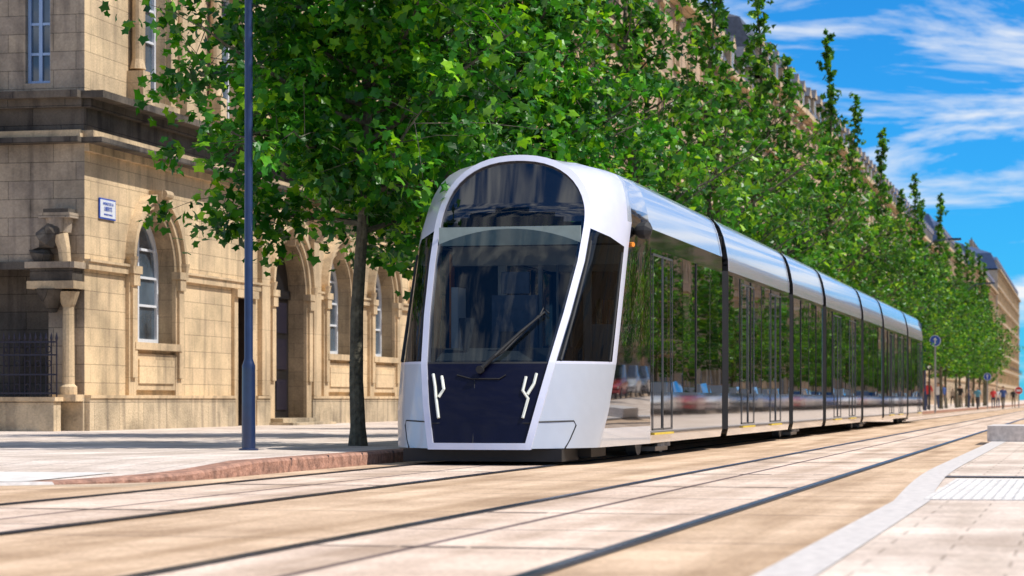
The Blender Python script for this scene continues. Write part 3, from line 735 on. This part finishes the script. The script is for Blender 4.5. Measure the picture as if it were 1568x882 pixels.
for s_ in (-1,1):
    c=MB(lt); A,B,B2,Cc=[ring(k,s_) for k in ('M','B','B2','C')]
    ns=len(zside)
    A2=[tuple(Vector(a).lerp(Vector(b_),.5)+Vector((s_*.05,-.05,0.02 if i>=ns else 0))) for i,(a,b_) in enumerate(zip(A,B))]
    for i in range(len(A)-1):
        k='greyp' if i<4 else ('white' if i==4 else ('cglass' if i<11 else 'white'))
        for P,Q in ((A,A2),(A2,B)): c.poly([P[i],Q[i],Q[i+1],P[i+1]],k)
        k='greyp' if i<4 else ('white' if i<ns else 'silver')
        c.poly([B[i],B2[i],B2[i+1],B[i+1]],k)
        k='silver' if i<1 else ('gloss' if i<ns+1 else 'silver')
        if i in (6,7,8,9): k='sglass'
        c.poly([B2[i],Cc[i],Cc[i+1],B2[i+1]],k)
    tb(c,'cab_shell_%s'%('r' if s_>0 else 'l'),merge=True,smooth=28,normals=False)
    c=MB(lt)
    def AB(t,z):
        a=Vector((s_*hwz(z),S(hwz(z),z)[1],z)); x,y=bring(z); bb=Vector((s_*x,y,z)); q=a.lerp(bb,t); q+=Vector((s_*.05,-.05,0))*(1-abs(2*t-1)); return q
    pts=[tuple(AB(t,z)) for t,z in ((.0,.50),(.25,.505),(.5,.51),(.56,.46),(.52,.3),(.48,.2))]
    c.tube(pts,.009,'blackm',5)
    pts=[tuple(AB(.08,z)) for z in (1.2,1.6,2.0,2.4,2.62)]; c.tube(pts,.018,'blackm',5)
    pts=[tuple(AB(.94,z)) for z in (1.2,1.6,2.0,2.4,2.5)]; c.tube(pts,.018,'blackm',5)
    tb(c,'seams_%s'%('r' if s_>0 else 'l'))
c=MB(lt)
for L_ in ([(664,573),(667,592),(668,606),(672,640)],[(677,576),(680,596),(672,608)],[(822,572),(818,588),(808,604)],[(806,577),(801,598),(809,610),(801,640)]):
    pts=[mpx(*q,off=.016) for q in L_]; c.tube(pts,[.018]*len(pts),'led',6)
tb(c,'headlights')
c=MB(lt)
c.tube([mpx(737,566,.05),mpx(760,545,.08),mpx(800,508,.08),mpx(836,478,.07)],[.028,.022,.018,.012],'blackm',8)
c.tube([mpx(741,560,.05),mpx(775,537,.06),mpx(826,484,.05)],[.012,.012,.012],'blackm',6)
c.tube([mpx(737,566,.02),mpx(737,566,.09)],.045,'blackm',12)
c.tube([mpx(826,488,.06),mpx(834,472,.06),mpx(842,480,.06)],.012,'blackm',6)
c.tube([mpx(700,574,.01),mpx(722,580,.01),mpx(765,580,.01),mpx(775,574,.01)],.008,'blackm',5)
c.tube([mpx(662,648,.01),mpx(812,648,.01)],.006,'blackm',5)
c.tube([mpx(727,580,.008),mpx(724,688,.008)],.004,'blackm',5)
tb(c,'wiper_and_seams')
c=MB(lt)
c.box(-.95,.9,27.35,28.3,.05,.19,'blackm'); c.box(-1.15,1.15,28.0,84,.24,.34,'blackm'); c.box(-1.05,1.05,28.3,29.2,.08,.24,'blackm')
tb(c,'underframe')
joints=[37.4,46.1,52.2,61.3,67.8,77.4]
mods=[(30.75,37.4)]+[(a,b_) for a,b_ in zip(joints[:-1],joints[1:])]+[(77.4,84.6)]
G=.33
sides=MB(lt); roof=MB(lt); glassm=MB(lt); inter=MB(lt); det=MB(lt)
for k,(y0,y1) in enumerate(mods):
    a=y0+(0 if k==0 else G); e=y1-(G if k<6 else 0)
    zf=2.90 if k==0 else 2.72  # cab module: black header raised to imitate a dark reflection on the fairing
    for s_ in (-1,1):
        X=1.325*s_
        roof.poly([(s_*1.30,a,.2),(s_*1.30,e,.2),(s_*1.325,e,.3),(s_*1.325,a,.3)],'silver')
        sides.poly([(X,a,.3),(X,e,.3),(X,e,.85),(X,a,.85)],'gloss')
        sides.poly([(X,a,2.66),(X,e,2.66),(X,e,zf),(X,a,zf)],'gloss')
        for yy_,dy in ((a,-.05),(e,.05)):
            if k==0 and yy_==a: continue
            sides.poly([(X,yy_,.3),(s_*1.24,yy_+dy,.3),(s_*1.24,yy_+dy,zf),(X,yy_,zf)],'blackm')
        prof=[(1.325,zf)]+([(1.323,2.82)] if k else [])+roofp[1:]
        if k==0: prof=[(1.32,2.9)]+roofp[2:]
        for p_,q_ in zip(prof[:-1],prof[1:]):
            roof.poly([(s_*p_[0],a,p_[1]),(s_*p_[0],e,p_[1]),(s_*q_[0],e,q_[1]),(s_*q_[0],a,q_[1])],'silver')
        for yy_,dd in ((a,.06),(e,-.06)):
            if (k==0 and yy_==a): continue
            for p_,q_ in zip(prof[:-1],prof[1:]):
                roof.poly([(s_*(p_[0]+.008),yy_,p_[1]+.006),(s_*(p_[0]+.008),yy_+dd,p_[1]+.006),(s_*(q_[0]+.008),yy_+dd,q_[1]+.006),(s_*(q_[0]+.008),yy_,q_[1]+.006)],'white')
                roof.poly([(s_*p_[0],yy_,p_[1]),(s_*q_[0],yy_,q_[1]),(s_*(q_[0]-.08),yy_,q_[1]-.06),(s_*(p_[0]-.08),yy_,p_[1])],'blackm')
        n=max(3,round((e-a)/1.35)); wv=(e-a)/n
        for i in range(n):
            p0=a+i*wv; p1=p0+wv
            sides.box(*sorted((X-.05*s_,X+.004*s_)),p0-.025 if i else p0,p0+.025,.85,2.66,'blackm')
            tw=random.uniform(-.012,.012)
            glassm.poly([(X+tw,p0+.025,.85),(X-tw,p1-.025,.85),(X-tw,p1-.025,2.66),(X+tw,p0+.025,2.66)],'sglass')
        sides.box(*sorted((X-.05*s_,X+.002*s_)),e-.035,e,.85,2.66,'gloss')
        dl={0:[31.65],1:[40.0,43.7],2:[],3:[55.0,58.6],4:[],5:[70.9,74.5],6:[83.0]}[k]
        for yd in dl:
            for q0,q1 in ((yd-.76,yd-.02),(yd+.02,yd+.76)):
                for (ya,yb,za,zb_) in ((q0,q0+.02,.36,2.6),(q1-.02,q1,.36,2.6),(q0+.021,q1-.021,2.575,2.6),(q0+.021,q1-.021,.36,.385)):
                    det.box(*sorted((X+.003*s_,X+.012*s_)),ya,yb,za,zb_,'dframe')
            det.box(*sorted((X-.02*s_,X+.03*s_)),yd-.76,yd+.76,.305,.33,'yellow')
            for q in (-.9,.9): inter.tube([(s_*1.12,yd+q,.4),(s_*1.12,yd+q,2.69)],.035,'orange',6)
            inter.box(*sorted((s_*1.22,s_*1.24)),yd+.85,yd+1.15,.5,2.6,'orange')
            inter.box(*sorted((s_*1.22,s_*1.24)),yd-1.05,yd-.85,.5,2.6,'orange')
        yy_=a+1.6
        while yy_<e-1:
            if all(abs(yy_-yd)>1.2 for yd in dl):
                inter.box(*sorted((s_*.45,s_*1.2)),yy_,yy_+.42,.75,.85,'seat'); inter.box(*sorted((s_*.45,s_*1.2)),yy_+.42,yy_+.5,.8,1.5,'seat')
                inter.tube([(s_*.5,yy_+.45,1.5),(s_*.5,yy_+.45,2.69)],.018,'steel',6)
            yy_+=.95
    inter.poly([(-1.28,a,.36),(1.28,a,.36),(1.28,e,.36),(-1.28,e,.36)],'intd'); inter.poly([(-1.3,a,2.70),(1.3,a,2.70),(1.3,e,2.70),(-1.3,e,2.70)],'int')
    for yq in (a+.03,e-.03):
        if k==0 and yq<31: continue
        for s_ in (-1,1):
            inter.box(*sorted((s_*.75,s_*1.27)),yq-.02,yq+.02,.25,2.8,'blackm')
            inter.box(*sorted((s_*.0,s_*1.06)),yq-.02,yq+.02,2.3,3.45,'blackm')
    if k in (0,1,3,5,6): roof.box(-.8,.8,a+1.2,e-1.0,3.58,3.64,'greyp')
for j in joints:
    for s_ in (-1,1):
        for q in range(7):
            yb=j-G+.04+q*(2*G-.08)/7
            det.box(*sorted((s_*1.1,s_*(1.20 if q%2 else 1.23))),yb,yb+(2*G-.08)/7-.004,.25,3.24,'blackm')
    det.box(-1.06,1.06,j-G,j+G,3.1,3.46,'blackm')
sides.poly([(-1.3,84.6,.2),(1.3,84.6,.2),(1.3,84.6,3.3),(1.1,84.6,3.5),(-1.1,84.6,3.5),(-1.3,84.6,3.3)],'gloss')
det.tube([(1.29,29.8,2.80),(1.40,29.7,2.80),(1.48,29.66,2.80),(1.53,29.66,2.79)],[.03,.1,.11,.04],'blackm',12)
det.tube([(1.28,29.5,2.62),(1.34,29.46,2.62)],.03,'orange',8)
tb(sides,'body_sides'); tb(roof,'roof_fairing',merge=True,smooth=35,normals=False); tb(glassm,'side_windows'); tb(inter,'interior'); tb(det,'doors_and_gangways')
c=MB(lt)
for yb in (33.4,49.2,64.5,80.6):
    for s_ in (-1,1):
        for dy in (-.9,.9):
            c.tube([(s_*.72,yb+dy,.3),(s_*.86,yb+dy,.3)],.29,'steel',20); c.tube([(s_*.86,yb+dy,.3),(s_*1.0,yb+dy,.3)],.12,'blackm',12)
        c.box(*sorted((s_*.92,s_*1.08)),yb-1.25,yb+1.25,.17,.33,'blackm')
        c.tube([(s_*1.02,yb-.25,.12),(s_*1.02,yb-.25,.3)],.08,'steel',10); c.tube([(s_*1.02,yb+.25,.12),(s_*1.02,yb+.25,.3)],.08,'steel',10)
        c.box(*sorted((s_*.8,s_*1.02)),yb-.5,yb+.5,.06,.12,'steel')
tb(c,'bogies')
c=MB(lt)
c.box(-1.1,1.1,28.1,31,.8,.86,'intd'); c.box(-.68,.68,27.72,28.2,.9,1.2,'intd')
c.poly([(-.7,27.85,1.2),(.7,27.85,1.2),(.75,28.5,1.36),(-.75,28.5,1.36)],'intd')
c.box(-.28,.28,28.9,29.0,1.15,2.0,'seat'); c.box(-.17,.17,28.92,28.99,2.02,2.28,'seat'); c.box(-.28,.28,28.55,28.95,1.1,1.22,'seat')
c.box(-.05,.3,28.35,28.42,1.32,1.55,'blackm'); c.tube([(-.45,28.3,1.3),(-.45,28.35,1.7)],[.03,.1],'intd',8)
c.box(-.86,.86,28.62,28.64,2.58,2.80,'blind')
c.box(-1.2,-.62,30.7,30.74,.8,2.7,'intd'); c.box(-.62,-.52,30.66,30.74,.8,2.6,'int'); c.box(.5,.58,30.66,30.74,.8,2.6,'int'); c.box(-.1,-.05,30.66,30.74,.8,2.6,'steel')
c.box(.58,1.2,30.7,30.74,.8,1.7,'int'); c.box(-1.2,1.2,30.6,30.7,2.45,2.69,'int')
c.box(-.78,-.7,28.9,29.3,1.35,2.1,'int')
c.box(-1.15,1.15,29.3,30.7,2.72,2.76,'int')
tb(c,'driver_cab')

# ------------------------------------------------ signs & traffic light
def roundsign(px_x,px_y,d,rad,kf,zbase=.14):
    rho=(px_x-784)/F; X=d*(CT*rho-ST); Y=d*(CT+ST*rho); z=CH+(HZ-px_y)*d/F
    c=MB()
    c.tube([(X,Y,zbase-.02),(X,Y,z+rad)],.045,'steel',8)
    c.tube([(X,Y-.05,z),(X,Y-.075,z)],rad,'signwhite',24); c.tube([(X,Y-.076,z),(X,Y-.085,z)],rad*.9,kf,24)
    if kf=='signblue':
        c.box(X-rad*.1,X+rad*.1,Y-.092,Y-.086,z-rad*.55,z+rad*.2,'signwhite'); c.poly([(X-rad*.35,Y-.09,z+rad*.15),(X+rad*.35,Y-.09,z+rad*.15),(X,Y-.09,z+rad*.65)],'signwhite')
    else: c.box(X-rad*.6,X+rad*.6,Y-.095,Y-.087,z-.08,z+.08,'signwhite')
    c.build('traffic_sign',origin=(X,Y,zbase))
roundsign(1432,522,118,.27,'signblue'); roundsign(1512,577,175,.27,'signblue'); roundsign(1560,598,190,.3,'signred')
c=MB(); X,Y=-9.0,150
c.tube([(X,Y,.12),(X,Y,3.4)],.06,'blackm',8); c.box(X-.16,X+.16,Y-.2,Y-.02,2.5,3.4,'blackm')
for i,k in enumerate(('signred','orange','led')): c.tube([(X,Y-.2,3.25-i*.28),(X,Y-.24,3.25-i*.28)],.1,k,12)
c.build('traffic_light',origin=(X,Y,.12))

# ------------------------------------------------ people (distant pedestrians)
def clothes(name,top,pants,hair,skin=(.45,.28,.19)):
    m,nt,b=newmat(name); L=nt.links.new
    tc=N(nt,'ShaderNodeTexCoord'); s=N(nt,'ShaderNodeSeparateXYZ'); L(tc.outputs['Object'],s.inputs[0])
    dv=N(nt,'ShaderNodeMath',operation='DIVIDE'); L(s.outputs[2],dv.inputs[0]); dv.inputs[1].default_value=1.8
    r=ramp(nt,[(0,(.03,.03,.03)),(.045,pants),(.52,top),(.82,skin),(.93,hair)],'CONSTANT'); L(dv.outputs[0],r.inputs['Fac'])
    ab=N(nt,'ShaderNodeMath',operation='ABSOLUTE'); L(s.outputs[0],ab.inputs[0])
    g1=N(nt,'ShaderNodeMath',operation='GREATER_THAN'); L(ab.outputs[0],g1.inputs[0]); g1.inputs[1].default_value=.225
    l1=N(nt,'ShaderNodeMath',operation='LESS_THAN'); L(s.outputs[2],l1.inputs[0]); l1.inputs[1].default_value=1.12
    mu=N(nt,'ShaderNodeMath',operation='MULTIPLY'); L(g1.outputs[0],mu.inputs[0]); L(l1.outputs[0],mu.inputs[1])
    c=mixc(nt,mu.outputs[0],r.outputs['Color'],skin); L(c,b.inputs['Base Color']); b.inputs['Roughness'].default_value=.85
    return m
def person(x,y,z,rz,stride,mat,h=1.0):
    V=[];E=[];Rr=[]
    def a(p,r,par=None):
        V.append(tuple(q*h for q in p)); Rr.append(r)
        if par is not None: E.append((par,len(V)-1))
        return len(V)-1
    pel=a((0,0,.95),.15); sp=a((0,0,1.15),.135,pel); ch=a((0,-.01,1.35),.155,sp); ne=a((0,0,1.5),.06,ch); j=a((0,-.01,1.56),.07,ne); he=a((0,-.015,1.64),.098,j); a((0,0,1.74),.085,he)
    a((0,-.115,1.63),.018,he)
    for s in (-1,1):
        a((s*.095,0,1.64),.018,he)
        hip=a((s*.1,0,.9),.095,pel); f=s*stride
        kn=a((s*.11,-f*.22-.02,.5),.062,hip); an=a((s*.11,-f*.4+.08*(f<0),.09),.04,kn); a((s*.12,-f*.4-.14,.04),.038,an)
        sh=a((s*.19,0,1.42),.062,ch); el_=a((s*.255,f*.1+.03,1.14),.045,sh); wr=a((s*.27,f*.2-.06,.9),.03,el_); pa=a((s*.27,f*.22-.08,.83),.034,wr)
        for q,(dy,dz) in enumerate(((-.035,-.08),(-.012,-.095),(.012,-.09),(.033,-.07))): a((s*.268,f*.22-.08+dy,.83+dz),.009,pa)
        a((s*.245,f*.22-.14,.80),.011,pa)
    me=bpy.data.meshes.new('pedestrian'); me.from_pydata(V,E,[]); me.materials.append(mat)
    o=bpy.data.objects.new('pedestrian',me); sc.collection.objects.link(o); o.location=(x,y,z); o.rotation_euler=(0,0,rz)
    bpy.context.view_layer.objects.active=o
    sk=o.modifiers.new('skin','SKIN'); sk.use_smooth_shade=True
    lay=me.skin_vertices[0] if len(me.skin_vertices) else None
    if lay:
        for i,q in enumerate(Rr): lay.data[i].radius=(q*h,q*h)
        lay.data[0].use_root=True
    else: print('no skin layer')
    su=o.modifiers.new('sub','SUBSURF'); su.levels=1; su.render_levels=1
pal=[((.6,.05,.05),(.03,.04,.08)),((.7,.7,.7),(.05,.07,.15)),((.05,.1,.3),(.1,.09,.08)),((.02,.02,.02),(.25,.2,.15)),((.5,.4,.3),(.03,.03,.03)),((.1,.3,.4),(.05,.05,.06))]
mats=[clothes('clothes_%d'%i,t,p_,(.03,.02,.015)) for i,(t,p_) in enumerate(pal)]
R1=random.Random(4)
for k,(px_,d) in enumerate(((1421,150),(1437,168),(1444,170),(1470,190),(1484,205),(1497,180),(1521,200),(1528,215),(1536,190),(1552,220),(1459,230))):
    rho=(px_-784)/F; person(d*(CT*rho-ST),d*(CT+ST*rho),.14 if d*(CT*rho-ST)<-8.1 else .01,R1.uniform(-.5,.5)+(math.pi if k%2 else 0),R1.uniform(.4,.9)*R1.choice((-1,1)),mats[k%6],R1.uniform(.94,1.04))
print('objects',len(bpy.data.objects))
